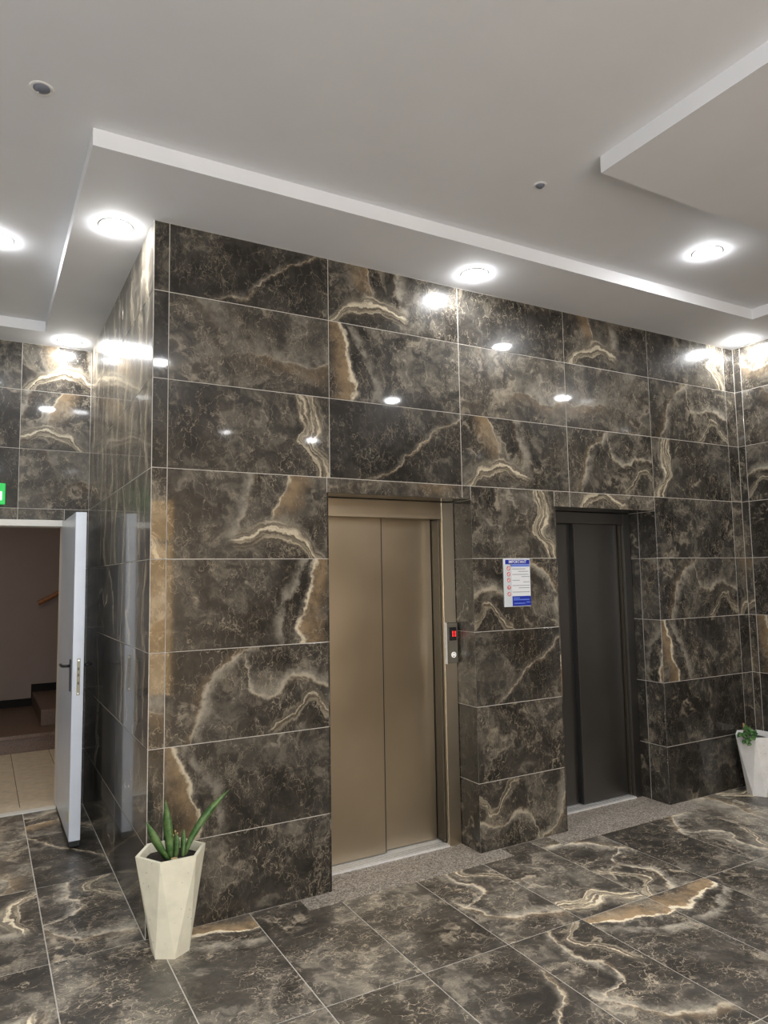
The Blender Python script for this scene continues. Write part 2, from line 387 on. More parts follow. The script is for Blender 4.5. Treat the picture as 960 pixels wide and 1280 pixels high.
# ------------------------------------------------------------------ tiles: one object each, sharing meshes where alike
TILE_CACHE = {}
def tile(parent, mats, face, ua, va, na, org, u0, u1, v0, v1, fu=False, fv=False, uo=0.0, vo=0.0, gap=0.0018, unit=T, name='tile', th=0.008, tilt=0.0009):
    """a bevelled slab in the plane (ua, va) with outward normal na; org = plane origin"""
    u0 += gap; u1 -= gap; v0 += gap; v1 -= gap
    du, dv = u1 - u0, v1 - v0
    key = (mats[face].name, tuple(ua), tuple(va), round(du, 4), round(dv, 4), fu, fv, round(uo, 3), round(vo, 3))
    ua_, va_, na_ = Vector(ua), Vector(va), Vector(na)
    me = TILE_CACHE.get(key)
    if me is None:
        bm = bmesh.new(); uvl = bm.loops.layers.uv.new('uv')
        hu, hv, c = du / 2, dv / 2, 0.0010
        prof = [(hu - c, hv - c, 0.0), (hu, hv, -c), (hu, hv, -th)]
        rings = []
        for a, b_, n in prof:
            rings.append([(bm.verts.new(ua_ * x + va_ * y + na_ * n), x, y) for x, y in ((-a, -b_), (a, -b_), (a, b_), (-a, b_))])
        def face_(vs):
            f = bm.faces.new([q[0] for q in vs])
            for lp, q in zip(f.loops, vs):
                u = (q[1] + hu) / unit; v = (q[2] + hv) / unit
                u = (uo + (du / unit - u if fu else u)); v = (vo + (dv / unit - v if fv else v))
                lp[uvl].uv = (u, v)
        face_(rings[0])
        for a, b_ in zip(rings[:-1], rings[1:]):
            for i in range(4): face_([a[i], b_[i], b_[(i + 1) % 4], a[(i + 1) % 4]])
        bmesh.ops.recalc_face_normals(bm, faces=bm.faces)
        if bm.faces[:][0].normal.dot(na_) < 0: bmesh.ops.reverse_faces(bm, faces=bm.faces)
        me = bpy.data.meshes.new(name); bm.to_mesh(me); bm.free(); me.materials.append(mats[face]); TILE_CACHE[key] = me
    o = bpy.data.objects.new(name, me); col.objects.link(o); o.parent = parent
    o.location = Vector(org) + ua_ * ((u0 + u1) / 2) + va_ * ((v0 + v1) / 2)
    o.rotation_euler = [random.uniform(-tilt, tilt) for _ in range(3)]
    return o

FRONT = dict(ua=(1, 0, 0), va=(0, 0, 1), na=(0, -1, 0), org=(0, 0, 0))
G = 0.0016      # how far the grout sits behind the tile faces

# ------------------------------------------------------------------ wall with the two lifts
wf = obj('wall_front', boxes([(0.2, J1L - .0016, G, 0.42, 0, H), (J1R + .0016, J2L - .0016, G, 0.42, 0, H), (J2R + .0016, XR + .2, G, 0.42, 0, H),
     (J1L - .0016, J1R + .0016, G, 0.42, O1 + .0016, H), (J2L - .0016, J2R + .0016, G, 0.42, O2 + .0016, H), (G, 0.2, G, 0.42, 0, H)]), GROUT)
tag(wf, 'dark marble tiled wall holding the two lift doors', 'wall', kind='structure')
# full courses above the openings: prints read off course by course from the top
TOP = {8 - 1: [('P', 0), ('D', 0), ('E', 0), ('B', 0), ('E', 0), ('H', 0), ('H', 0)],
       6: [('P', 0), ('F', 0), ('C', 0), ('F', 0), ('F', 1), ('G', 0), ('F', 0)],
       5: [('P', 0), ('H', 0), ('D', 0), ('E', 0), ('G', 0), ('H', 1), ('B', 0)]}
for r, lst in TOP.items():
    for c, (f, fl) in enumerate(lst):
        if c == 0: uo = 1.83
        elif c == 6: uo = 0.1
        else: uo = 0.0
        tile(wf, WALLM, f, u0=V[c], u1=V[c + 1], v0=ZR[r], v1=ZR[r + 1], fu=bool(fl), uo=uo, **FRONT)
LOW = {4: [('H', 0), ('Eb', 1), ('H', 0), ('B', 0), ('F', 0)], 3: [('F', 0), ('C', 1), ('G', 1), ('G', 0), ('E', 0)], 2: [('F', 1), ('G', 0), ('D', 0), ('C', 0), ('P', 0)],
       1: [('C', 0), ('C', 0), ('B', 0), ('P', 0), ('B', 0)], 0: [('B', 0), ('B', 0), ('G', 1), ('P', 1), ('P', 0)]}
for r, lst in LOW.items():
    for (f, fl), (a, b_), uo in zip(lst, ((0, V[1]), (V[1], J1L), (J1R, J2L), (V[5], V[6]), (V[6], XR)), (1.83, 0, .35, 0, .1)):
        tile(wf, WALLM, f[0], u0=a, u1=b_, v0=ZR[r], v1=ZR[r + 1], fu=bool(fl), fv=(r == 0 and f == 'G'), uo=(.45 if f == 'H' and uo == .35 else uo), **FRONT)
# lintel pieces
for a, b_, z, f in ((J1L, V[3], O1, 'F'), (V[3], J1R, O1, 'B'), (J2L, V[4], O2, 'H'), (V[4], V[5], O2, 'E')):
    tile(wf, WALLM, f, u0=a, u1=b_, v0=z, v1=ZR[5], uo=0.0, vo=0.1, **FRONT)
# reveals (sides of the openings): plain dark print stands in for shade
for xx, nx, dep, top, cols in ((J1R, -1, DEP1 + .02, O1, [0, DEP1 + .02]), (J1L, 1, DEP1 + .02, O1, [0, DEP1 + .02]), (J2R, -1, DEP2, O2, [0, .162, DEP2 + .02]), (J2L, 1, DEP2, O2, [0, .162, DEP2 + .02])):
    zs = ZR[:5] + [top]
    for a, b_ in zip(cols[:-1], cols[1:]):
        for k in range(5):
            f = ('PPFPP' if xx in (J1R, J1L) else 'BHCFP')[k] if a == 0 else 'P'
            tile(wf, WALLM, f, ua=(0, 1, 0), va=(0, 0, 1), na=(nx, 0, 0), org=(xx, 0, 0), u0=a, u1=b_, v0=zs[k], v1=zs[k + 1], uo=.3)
for x0, x1, z, dep in ((J1L, J1R, O1, DEP1), (J2L, J2R, O2, DEP2)):
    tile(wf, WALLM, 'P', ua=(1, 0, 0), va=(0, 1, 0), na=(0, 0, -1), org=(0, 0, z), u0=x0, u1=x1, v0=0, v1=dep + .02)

# side face of the lift block
ws = obj('wall_side', boxes([(G, .2, .43, D, 0, H)]), GROUT)
tag(ws, 'tiled side of the lift block beside the white door', 'wall', kind='structure')
SY = [0.0, 0.905, 1.80, D]
SF = ['BFF', 'FHB', 'SCF', 'SGB', 'SSF', 'SSE', 'SSS', 'SSS']  # paler S print on the upper courses stands in for lamplight
for r in range(8):
    for c in range(3):
        tile(ws, WALLM, SF[r][c], ua=(0, 1, 0), va=(0, 0, 1), na=(-1, 0, 0), org=(0, 0, 0), u0=SY[c], u1=SY[c + 1], v0=ZR[r], v1=ZR[r + 1], fu=bool((r + c) % 2))
tr = obj('trim_1', boxes([(-.0008, .0026, -.0008, .0026, 0, H)], bev=.0004), GROUT); tag(tr, 'thin pale edge strip on the outer corner of the lift block', 'trim', kind='structure')

# back wall with the doorway
DX0, DX1, DZ = -1.13, -0.172, 2.105
wb = obj('wall_back', boxes([(XL - .2, DX0, D + G, D + .16, 0, H), (DX1, .2, D + G, D + .16, 0, H), (DX0, DX1, D + G, D + .16, DZ, H)]), GROUT)
tag(wb, 'dark marble tiled end wall around the open doorway', 'wall', kind='structure')
BX = [XL, -2.29, -1.39, -0.489, 0.0]
BF = {7: 'BFPE', 6: 'FBEE', 5: 'HBPF', 4: 'BFFP'}
for r in (7, 6, 5):
    for c in range(4):
        tile(wb, WALLM, BF[r][c], ua=(1, 0, 0), va=(0, 0, 1), na=(0, -1, 0), org=(0, D, 0), u0=BX[c], u1=BX[c + 1], v0=ZR[r], v1=ZR[r + 1], fu=(c == 3 and r == 6))
for a, b_, z in ((BX[2] + .26, BX[3], DZ + .012), (BX[3], DX1, DZ + .012)):
    tile(wb, WALLM, 'F', ua=(1, 0, 0), va=(0, 0, 1), na=(0, -1, 0), org=(0, D, 0), u0=a, u1=b_, v0=z, v1=ZR[5])
for r in range(5):
    tile(wb, WALLM, 'PBPBP'[r], ua=(1, 0, 0), va=(0, 0, 1), na=(0, -1, 0), org=(0, D, 0), u0=DX1, u1=0, v0=ZR[r], v1=ZR[r + 1])
    for a, b_ in ((XL, BX[1]), (BX[1], BX[2]), (BX[2], DX0)):
        tile(wb, WALLM, 'FBCGD'[r], ua=(1, 0, 0), va=(0, 0, 1), na=(0, -1, 0), org=(0, D, 0), u0=a, u1=b_, v0=ZR[r], v1=ZR[r + 1])

# right wall
wr = obj('wall_right', boxes([(XR + G, XR + .2, YF, -.0, 0, H2)]), GROUT)
tag(wr, 'dark marble tiled wall at the right end of the lobby', 'wall', kind='structure')
RY = [0, -.062] + [-.062 - .9 * k for k in range(1, 8)] + [YF]
RF = ['BPFBCDBFG', 'FPGBFCBFG', 'GCFBDFBCG', 'EBFDCFBFG', 'FPBGDFBFG', 'BGCFDBFGH', 'FFCBGDFBE', 'HFBGFCDBE']
for r in range(8):
    for c in range(len(RY) - 1):
        z1 = ZR[r + 1]
        tile(wr, WALLM, RF[r][c], ua=(0, 1, 0), va=(0, 0, 1), na=(-1, 0, 0), org=(XR, 0, 0), u0=RY[c + 1], u1=RY[c], v0=ZR[r], v1=z1, fu=bool((r + c) % 2), uo=(.2 if c == 0 else 0))

# left wall and the entrance wall behind the camera: painted plaster
wl = obj('wall_left', boxes([(XL - .2, XL, YF, D, 0, H2)]), WHITEP); tag(wl, 'plain painted wall at the left end of the lobby', 'wall', kind='structure')
WX0, WX1, WZ0, WZ1 = -2.5, 1.64, .06, 2.80
wz = obj('wall_rear', boxes([(XL - .2, WX0, YF - .2, YF, 0, H2), (WX1, XR + .2, YF - .2, YF, 0, H2), (WX0, WX1, YF - .2, YF, WZ1, H2), (WX0, WX1, YF - .2, YF, 0, WZ0)]), WARM); tag(wz, 'warm painted wall opposite the lifts', 'wall', kind='structure')
wn = empty('added_window_1', ((WX0 + WX1) / 2, YF - .1, 0)); tag(wn, 'tall glowing glazed screen added behind the camera to brighten the ceiling', 'window', kind='structure')
hw = (WX1 - WX0) / 2
NP = 8
for k in range(NP + 1): obj('mullion', boxes([(-hw + (2 * hw - .05) * k / NP, -hw + (2 * hw - .05) * k / NP + .05, -.03, .05, WZ0, WZ1)], bev=.003), BLACK, wn)
for z in (WZ0, 2.15, WZ1 - .05): obj('transom', boxes([(-hw + .05, hw - .05, -.025, .045, z, z + .05)], bev=.003), BLACK, wn)
for k in range(NP):
    for z0_, z1_ in ((WZ0 + .05, 2.15), (2.20, WZ1 - .05)):
        obj('pane', boxes([(-hw + (2 * hw - .05) * k / NP + .05, -hw + (2 * hw - .05) * (k + 1) / NP, 0, .012, z0_, z1_)]), AMBER if k == NP - 1 else GLOWGLASS, wn)

# ------------------------------------------------------------------ floor
fl = obj('floor', boxes([(XL - .2, XR + .2, YF - .2, D + .16, -.12, -G)]), GROUTF)
tag(fl, 'dark marble tiled lobby floor', 'floor', kind='structure')
FXS = [XL] + [0.05 + .4495 * k for k in range(-6, 11)] + [XR]
FYS = [YF] + [-.896 - .9 * k for k in range(6, -1, -1)] + [0.008]
FPICK = {(-1, 0): ('B', 0, 0), (0, 0): ('C', 1, 0), (1, 0): ('B', 0, 1), (2, 0): ('B', 1, 0), (3, 0): ('G', 0, 0), (4, 0): ('H', 1, 0), (5, 0): ('G', 1, 1), (6, 0): ('B', 0, 0), (7, 0): ('G', 1, 0), (8, 0): ('F', 0, 0), (9, 0): ('H', 0, 1),
         (2, 1): ('D', 1, 0), (3, 1): ('G', 0, 0), (4, 1): ('C', 1, 0), (5, 1): ('C', 1, 1), (6, 1): ('B', 0, 0), (7, 1): ('F', 0, 0), (1, 1): ('B', 0, 0), (-2, 0): ('E', 0, 0), (0, 1): ('B', 0, 0)}
fr = random.Random(3)
kinds = 'BGDCEFBGFD'
for j in range(len(FYS) - 1):
    for i in range(len(FXS) - 1):
        x0, x1 = FXS[i], FXS[i + 1]
        if x1 - x0 < .02: continue
        f = kinds[(i * 3 + j * 5 + fr.randrange(4)) % len(kinds)]
        fu, fv = fr.random() < .5, fr.random() < .5
        key = (round((x0 - .05) / .4495), len(FYS) - 2 - j)
        if key in FPICK: f, fu, fv = FPICK[key]
        tile(fl, FLOORM, f, ua=(0, 1, 0), va=(-1, 0, 0), na=(0, 0, 1), org=(0, 0, 0), u0=FYS[j], u1=FYS[j + 1], v0=-x1, v1=-x0, fu=fu, fv=fv, tilt=.0006, gap=.0026)
LYS = [0.008, .888, 1.765, D + .01]
for j in range(3):
    for i in range(len(FXS) - 1):
        x0, x1 = FXS[i], min(FXS[i + 1], -.0005)
        if x0 >= -.02: break
        f = 'FBECGFBD'[(i * 2 + j * 3) % 8]
        tile(fl, FLOORM, f, ua=(0, 1, 0), va=(-1, 0, 0), na=(0, 0, 1), org=(0, 0, 0), u0=LYS[j], u1=LYS[j + 1], v0=-x1, v1=-x0, fu=bool(i % 2), tilt=.0006, gap=.0026)

# speckled stone thresholds
th1 = obj('threshold', boxes([(0.765, 2.072, -.128, -.001, -.01, .004), (J1L + .002, J1R - .002, -.0015, .30, -.01, .004)]), GRANITE)
tag(th1, 'pink grey speckled stone threshold in front of the golden steel lift door', 'threshold', 'lift thresholds')
th2 = obj('threshold', boxes([(2.44, 3.755, -.15, -.001, -.01, .004), (J2L + .002, J2R - .002, -.0015, .36, -.01, .004)]), GRANITE)
tag(th2, 'pink grey speckled stone threshold in front of the darkened steel lift door', 'threshold', 'lift thresholds')

# ------------------------------------------------------------------ ceiling
ce = obj('ceiling', boxes([(XL - .2, XR + .2, YF - .2, D + .16, H2, H2 + .1)]), PLASTER)
tag(ce, 'white plaster lobby ceiling', 'ceiling', kind='structure')
SX, SYF, SX3, SYB = -.3566, -.5171, 4.11, 2.024
obj('soffit', prism([(SX, SYF), (SX3, SYF), (SX3, YF), (XR + .2, YF), (XR + .2, .2), (.2, .2), (.2, D + .16), (XL, D + .16), (XL, SYB), (SX, SYB)], H, H2 + .05), PLASTER, ce)
obj('dropped_panel', boxes([(1.692, 3.36, -4.9, -1.3694, H3, H2 + .05)]), PLASTER, ce)

# ------------------------------------------------------------------ downlights
LENSM = simple('downlight_lens', (0.9, 0.9, 0.9), 0.5, emit=(0.98, 0.99, 1.0), es=LAMP)
ring_me = lens_me = None
def downlight(x, y, z, label, mat=None):
    global ring_me, lens_me
    root = empty('downlight', (x, y, z)); tag(root, label, 'light', 'ceiling downlights')
    if ring_me is None:
        a = obj('ring', lathe([(.0735, -.001), (.076, -.0035), (.084, -.003), (.087, 0.0), (.0735, .002)], 40), PVC, root, smooth=True); ring_me = a.data
        b_ = obj('lens', lathe([(.0735, -.001), (.071, -.008), (.059, -.015), (.034, -.020), (0, -.0215)], 40), LENSM, root, smooth=True); lens_me = b_.data
    else:
        for nm, me in (('ring', ring_me), ('lens', lens_me)): obj(nm, me, None, root)
    return root
for x, y, z, lb in ((-.16, .161, H, 'glowing round downlight in the soffit above the corner of the lift block'),
    (-.18, 2.17, H, 'glowing round downlight in the soffit over the open white door'),
    (1.84, -.215, H, 'glowing round downlight in the soffit above the golden steel lift door'),
    (4.47, -.18, H, 'glowing round downlight in the soffit at the right corner above the white planter'),
    (4.47, -1.80, H, 'round downlight in the soffit along the right wall'),
    (-.69, .765, H2, 'glowing round downlight cut off by the left edge of the photo'),
    (3.0, -.965, H2, 'large glowing round downlight between the soffit and the dropped ceiling panel'),
    (2.93, -2.66, H3, 'round downlight in the dropped ceiling panel'),
    (.58, -2.62, H2, 'round downlight in the ceiling ahead of the camera'),
    (1.97, -5.2, H2, 'round downlight near the rear wall, left of two'), (3.2, -5.3, H2, 'round downlight near the rear wall, right of two'),
    (-1.6, -2.2, H2, 'round downlight in the ceiling by the left wall'), (-.6, -4.9, H2, 'round downlight behind the camera')):
    downlight(x, y, z, lb)

# unlit spots / sensors in the upper ceiling
DGREY = simple('sensor_glass', (0.16, 0.17, 0.21), 0.25)
for x, y, r, lb in ((-.562, -.679, .030, 'small unlit grey ceiling spot at the upper left'), (1.612, -1.057, .022, 'small unlit grey ceiling spot beside the dropped panel')):
    s = empty('ceiling_spot', (x, y, H2)); tag(s, lb, 'ceiling spot')
    obj('ring', lathe([(r, -.001), (r * 1.1, -.003), (r * 1.4, -.0025), (r * 1.5, 0)], 28), PVC, s, smooth=True)
    obj('lens', lathe([(0, -.014), (r * .6, -.012), (r, -.003), (r * 1.02, 0)], 24), DGREY, s, smooth=True)

# ------------------------------------------------------------------ lift doors
STOPM = simple('door_stop_steel', (.10, .088, .07), .4, .8)
def lift(name, label, x0, x1, yf, ztop, hz, split, front_left, mat, postw, left_post):
    r = empty(name, ((x0 + x1) / 2, yf, 0)); tag(r, label, 'lift door', kind='structure')
    cx = (x0 + x1) / 2
    def b(nm, a, b_, c, d, e, f, mt=mat, bev=.002, par=r):
        return obj(nm, boxes([(a - cx, b_ - cx, c - yf, d - yf, e, f)], bev=bev), mt, par)
    b('header', x0 + .003, x1 - postw - .0005, yf, yf + .045, hz, ztop - .003)
    b('post', x1 - postw, x1 - .003, yf - .002, yf + .025, .004, ztop - .003)
    b('post', x0 + .003, x0 + left_post, yf - .002, yf + .12, .004, hz)
    ya, yb = (yf + .075, yf + .108) if front_left else (yf + .085, yf + .05)
    b('door_leaf', x0 + left_post - .01, split, ya, ya + .028, .022, hz + .03)
    b('edge_seal', split + .0005, split + .006, min(ya, yb) + .002, min(ya, yb) + .034, .022, hz + .03, BLACK, .0005) if front_left else b('edge_seal', split - .016, split - .0045, min(ya, yb) + .004, min(ya, yb) + .034, .022, hz + .03, BLACK, .0005)
    lf = b('door_leaf', split - .004, x1 - postw + .012 - .028, yb, yb + .028, .022, hz + .03)
    b('door_stop', x1 - postw - .012, x1 - .004, yf + .026, yf + .12, .022, hz + .0, STOPM)
    s = b('sill', x0 + .004, x1 - postw - .001, yf - .012, yf + .138, .0045, .016, ALU, .001)
    for k in range(3): b('groove', x0 + .01, x1 - postw - .01, yf + .012 + .018 * k, yf + .0155 + .018 * k, .0155, .0168, CHROME, 0)
    return r
d1 = lift('door_1', 'golden brushed steel lift door with two sliding leaves and a call panel', J1L, J1R, DEP1, O1, 2.007, 1.428, True, STEEL, .0955, .085)
d2 = lift('door_2', 'brushed steel lift door, darkened to imitate reflections, with two sliding leaves, right of the notice', J2L, J2R, DEP2 - .02, O2, 2.012, 3.066, False, STEEL2, .0755, .085)
# dark shaft walls behind the leaves
obj('shaft_back', boxes([(-.488, .488, .145, .16, 0.004, 2.09)]), BLACK, d1); obj('shaft_back', boxes([(-.488, .488, .145, .16, 0.004, 2.09)]), BLACK, d2)

# call panel on the right post of the first lift
cp = empty('call_panel', (1.872, DEP1 - .002, 1.105)); tag(cp, 'steel lift call panel with red floor display on the golden door post', 'call panel')
obj('housing', boxes([(-.042, .042, -.024, 0, 0, .25)], bev=.003), simple('panel_steel', (.30, .28, .235), .4, .9), cp)
obj('bezel', boxes([(-.046, -.0415, -.027, -.001, -.003, .253)], bev=.001), ALU, cp)
dsp = obj('display', boxes([(-.026, .032, -.0262, -.0238, .140, .222)], bev=.001), simple('black_glass', (.004, .004, .004), .12, coat=1), cp)
def seg1(dx):
    return [(dx - .0045, dx + .0045, -.0272, -.0261, .164, .179), (dx - .0045, dx + .0045, -.0272, -.0261, .183, .198)]
obj('digit', boxes(seg1(.004)), LED, dsp); obj('digit', boxes(seg1(.022)), LED, dsp)
bt = obj('call_button', lathe([(.0, .006), (.010, .006), (.018, .004), (.019, 0)], 28, 'Y'), CHROME, cp, loc=(.006, -.024, .052), smooth=True)
obj('button_light', lathe([(0, .0085), (.006, .008), (.0085, .0058)], 20, 'Y'), LEDW, bt, smooth=True)
obj('button_ring', lathe([(.0125, .0052), (.015, .0075), (.0178, .0046)], 28, 'Y'), LEDW, bt, smooth=True)

# ------------------------------------------------------------------ notice on the pier
def text_mesh(txt, size, ext=0.0004):
    cu = bpy.data.curves.new('lettering', 'FONT'); cu.body = txt; cu.size = size; cu.extrude = ext; cu.align_x = 'CENTER'; cu.align_y = 'CENTER'
    cu.offset = size * 0.012
    o = bpy.data.objects.new('tmp', cu); col.objects.link(o)
    me = bpy.data.meshes.new_from_object(o); bpy.data.objects.remove(o); bpy.data.curves.remove(cu)
    return me
nw, nh = .214, .303
no = empty('notice_board', (2.158 + nw / 2, -.0002, 1.447)); tag(no, 'white and blue notice headed IMPORTANT on the pier between the lifts', 'notice')
obj('backing', boxes([(-nw / 2, nw / 2, -.010, 0, 0, nh)], bev=.0015), PAPERW, no)
def nb(nm, x0, x1, z0, z1, mt, y=-.0104, t=.0008, par=no): return obj(nm, boxes([(x0, x1, y - t, y + .0002, z0, z1)]), mt, par)
L = -nw / 2
nb('side_column', L + .004, L + .060, .004, .268, NGREY)
hd = nb('header_band', L + .012, nw / 2 - .004, .268, nh - .006, NBLUE)
t_ = obj('lettering', text_mesh('IMPORTANT', .026), PAPERW, hd, loc=(.004, -.0118, .2825), rot=(math.pi / 2, 0, 0))
nb('subtitle_band', L + .052, nw / 2 - .004, .2525, .2665, NLIGHTB)
ft = nb('footer_band', L + .062, nw / 2 - .002, .004, .066, NBLUE)
for z, a, b_ in ((.0505, .070, .12), (.040, .070, .200), (.017, .074, .165), (.023, .175, .205)): nb('text_line', L + a, L + b_, z, z + .0065, NLIGHTB, -.0112, .0006, ft)
for z, a, b_ in ((.236, .066, .175), (.220, .115, .200), (.201, .066, .200), (.187, .140, .205), (.164, .066, .125), (.153, .155, .203), (.131, .066, .205), (.116, .115, .205), (.090, .066, .205)):
    nb('text_line', L + a, L + b_, z, z + .0042, NINK)
for k, z in enumerate((.242, .205, .168, .122, .080)):
    ic = obj('icon', lathe([(0, .0012), (.0135, .0012), (.0135, 0)] if k == 3 else [(.0095, .0012), (.0135, .0012), (.0135, 0), (.0095, 0)], 24, 'Y'), NRED, no, loc=(L + .036, -.0112, z))
    if k == 3:
        obj('icon_mark', boxes([(-.003, .003, -.002, -.0012, -.008, .003), (-.006, .006, -.002, -.0012, .003, .008)]), PAPERW, ic)
    else:
        obj('icon_face', lathe([(0, .0006), (.0096, .0006), (.0096, 0)], 24, 'Y'), PAPERW, ic)
        bm = boxes([(-.0095, .0095, -.0018, -.0008, -.0014, .0014)]); bmesh.ops.rotate(bm, verts=bm.verts, matrix=Matrix.Rotation(math.radians(45), 3, 'Y'))
        obj('icon_bar', bm, NRED, ic)

# ------------------------------------------------------------------ exit sign above the doorway
ex = empty('exit_sign', (-.75, D - .001, 2.224)); tag(ex, 'green lit exit sign above the open doorway at the left edge', 'sign')
obj('body', boxes([(-.176, .176, -.034, 0, 0, .156)], bev=.004), GREEN, ex)
bm = bmesh.new()
def poly(bm, pts, y=-.0345, t=.0008):
    a = [bm.verts.new((x, y, z)) for x, z in pts]; b_ = [bm.verts.new((x, y - t, z)) for x, z in pts]
    bm.faces.new(a); bm.faces.new(b_[::-1])
    for i in range(len(pts)): bm.faces.new((a[i], a[(i + 1) % len(pts)], b_[(i + 1) % len(pts)], b_[i]))
poly(bm, [(.155, .03), (.155, .095), (.125, .095), (.125, .03)])
obj('doorway_mark', bm, SIGNW, ex)
bm = bmesh.new(); poly(bm, [(-.14, .085), (-.10, .125), (-.10, .10), (-.02, .10), (-.02, .07), (-.10, .07), (-.10, .045)])
obj('arrow', bm, SIGNW, ex)
bm = bmesh.new(); poly(bm, [(.03, .03), (.05, .06), (.07, .03), (.082, .035), (.065, .075), (.085, .085), (.08, .095), (.06, .09), (.055, .11), (.042, .11), (.035, .08), (.02, .075), (.022, .065), (.04, .065), (.018, .036)])
poly(bm, [(.052 + .011 * math.cos(k * math.pi / 5), .125 + .011 * math.sin(k * math.pi / 5)) for k in range(10)])
obj('running_figure', bm, SIGNW, ex)

# ------------------------------------------------------------------ open white door and its frame
dr = empty('door_3', (-.155, 2.29, 0)); tag(dr, 'white steel door standing open at the stairwell doorway', 'door', kind='structure')
def dpart(nm, x0, x1, y0, y1, z0, z1, mt, bev=.001, par=None): return obj(nm, boxes([(x0 + .155, x1 + .155, y0 - 2.29, y1 - 2.29, z0, z1)], bev=bev), mt, par or dr)
dpart('leaf', -.189, -.122, 1.402, 2.285, .045, 2.100, WHITE_METAL, .003)
dpart('bottom_seal', -.186, -.125, 1.404, 2.28, .012, .0455, BLACK)
lp = dpart('lock_plate', -.163, -.143, 1.3995, 1.4025, .935, 1.165, BRASS, .0005)
for z in (.947, 1.01, 1.06, 1.10, 1.153): dpart('screw' if z in (.947, 1.153) else 'latch_slot', -.157, -.149, 1.3985, 1.4000, z - .008 if .95 < z < 1.15 else z - .004, z + .008 if .95 < z < 1.15 else z + .004, BLACK if .95 < z < 1.15 else CHROME, .0003, lp)
for sx, xf in ((-1, -.189), (1, -.122)):
    a = dpart('handle_plate', min(xf, xf + sx * .009), max(xf, xf + sx * .009), 1.45, 1.49, .955, 1.155, BLACK, .002)
    obj('lever', tube([(xf + .155 + sx * .005, 1.47 - 2.29, 1.115), (xf + .155 + sx * .045, 1.47 - 2.29, 1.115), (xf + .155 + sx * .052, 1.485 - 2.29, 1.115), (xf + .155 + sx * .052, 1.60 - 2.29, 1.112)], .0095, 10), BLACK, a, smooth=True)
dpart('sticker', -.190, -.1885, 1.44, 1.475, .155, .215, YELLOW, 0)
for z in (.25, 1.05, 1.85): obj('hinge', lathe([(.0, -.05), (.009, -.05), (.009, .05), (0, .05)], 16), CHROME, dr, loc=(-.006 + .0, 0.005, z), smooth=False)
fm = empty('trim_2', ((DX0 + DX1) / 2, D, 0)); tag(fm, 'pale metal frame around the stairwell doorway', 'door frame', kind='structure')
fx = (DX0 + DX1) / 2
for a in ((DX0, DX0 + .045, -.012, .16, 0, DZ), (DX1 - .012, DX1 + .006, -.012, .16, 0, DZ), (DX0 + .045, DX1 - .012, -.012, .16, DZ - .035, DZ + .012)):
    obj('frame_bar', boxes([(a[0] - fx, a[1] - fx, a[2], a[3], a[4], a[5])], bev=.003), FRAME_WHITE, fm)
obj('sill_strip', boxes([(DX0 + .045 - fx, DX1 - .012 - fx, -.02, .05, -.002, .006)], bev=.001), FRAME_WHITE, fm)

# ------------------------------------------------------------------ stairwell beyond
Y0, Y1 = D + .16, 6.2
fs = obj('floor', boxes([(-2.0, 2.0, Y0 - .11, 4.42, -.12, -.0035)]), simple('brown_grout', (.16, .12, .08), .9)); fs.name = 'floor_stairwell'
tag(fs, 'beige tiled stairwell floor seen through the doorway', 'floor', kind='structure')
bw = {'b': BEIGE}
for i in range(-3, 3):
    for j in range(6):
        y0 = Y0 - .10 + .333 * j; y1 = min(y0 + .333, 4.40)
        if y1 - y0 < .03: continue
        tile(fs, bw, 'b', ua=(1, 0, 0), va=(0, 1, 0), na=(0, 0, 1), org=(0, 0, 0), u0=-.41 + .333 * i, u1=-.41 + .333 * (i + 1), v0=y0, v1=y1, gap=.0028, name='floor_tile')
wfar = obj('wall_stairwell', boxes([(-2.0, 2.6, Y1, Y1 + .15, 0, 3.0), (-2.15, -2.0, Y0, Y1 + .15, 0, 3.0), (2.6, 2.75, Y0, Y1 + .15, 0, 3.0), (.2, 2.6, Y0 - .16, Y0, 0, 3.0), (-2.0, -1.13, Y0 , Y0 + .01, 0, 3.0)]), CWALL)
tag(wfar, 'dim brown painted stairwell wall seen through the doorway', 'wall', kind='structure')
cs = obj('ceiling_stairwell', boxes([(-2.15, 2.75, Y0, Y1 + .15, 2.9, 3.0)]), WHITEP); tag(cs, 'stairwell ceiling beyond the doorway', 'ceiling', kind='structure')
st = empty('staircase', (-.2, 4.4, 0)); tag(st, 'brown stone steps rising to the right beyond the open doorway', 'stairs')
def sp(nm, x0, x1, y0, y1, z0, z1, mt): return obj(nm, boxes([(x0 + .2, x1 + .2, y0 - 4.4, y1 - 4.4, z0, z1)], bev=.004), mt, st)
sp('landing', -1.995, 2.595, 4.41, Y1 - .001, -.01, .135, STEPM); sp('nosing', -1.995, 2.595, 4.38, Y1 - .001, .136, .172, STEPM)
for k in range(5):
    sp('step', -.13 + .28 * k, 2.595, 4.75, Y1 - .001, .172 + .165 * k, .172 + .165 * (k + 1), STEPM)
sk = obj('baseboard_stairwell', boxes([(-2.0, -.145, Y1 - .018, Y1 - .001, .172, .262)] + [(-.145 + .28 * k - (.0), -.145 + .28 * (k + 1), Y1 - .018, Y1 - .001, .172 + .165 * k, .262 + .165 * (k + 1) + (0)) for k in range(5)]), SKIRT)
tag(sk, 'dark stepped skirting along the stairwell wall', 'skirting', kind='structure')
hr = empty('handrail', (-.1, Y1, 1.40)); tag(hr, 'sloping wooden handrail on the stairwell wall', 'handrail')
obj('rail', tube([(.0, -.09, .0), (.10, -.09, .05), (1.4, -.09, .80)], .03, 10), WOOD, hr)
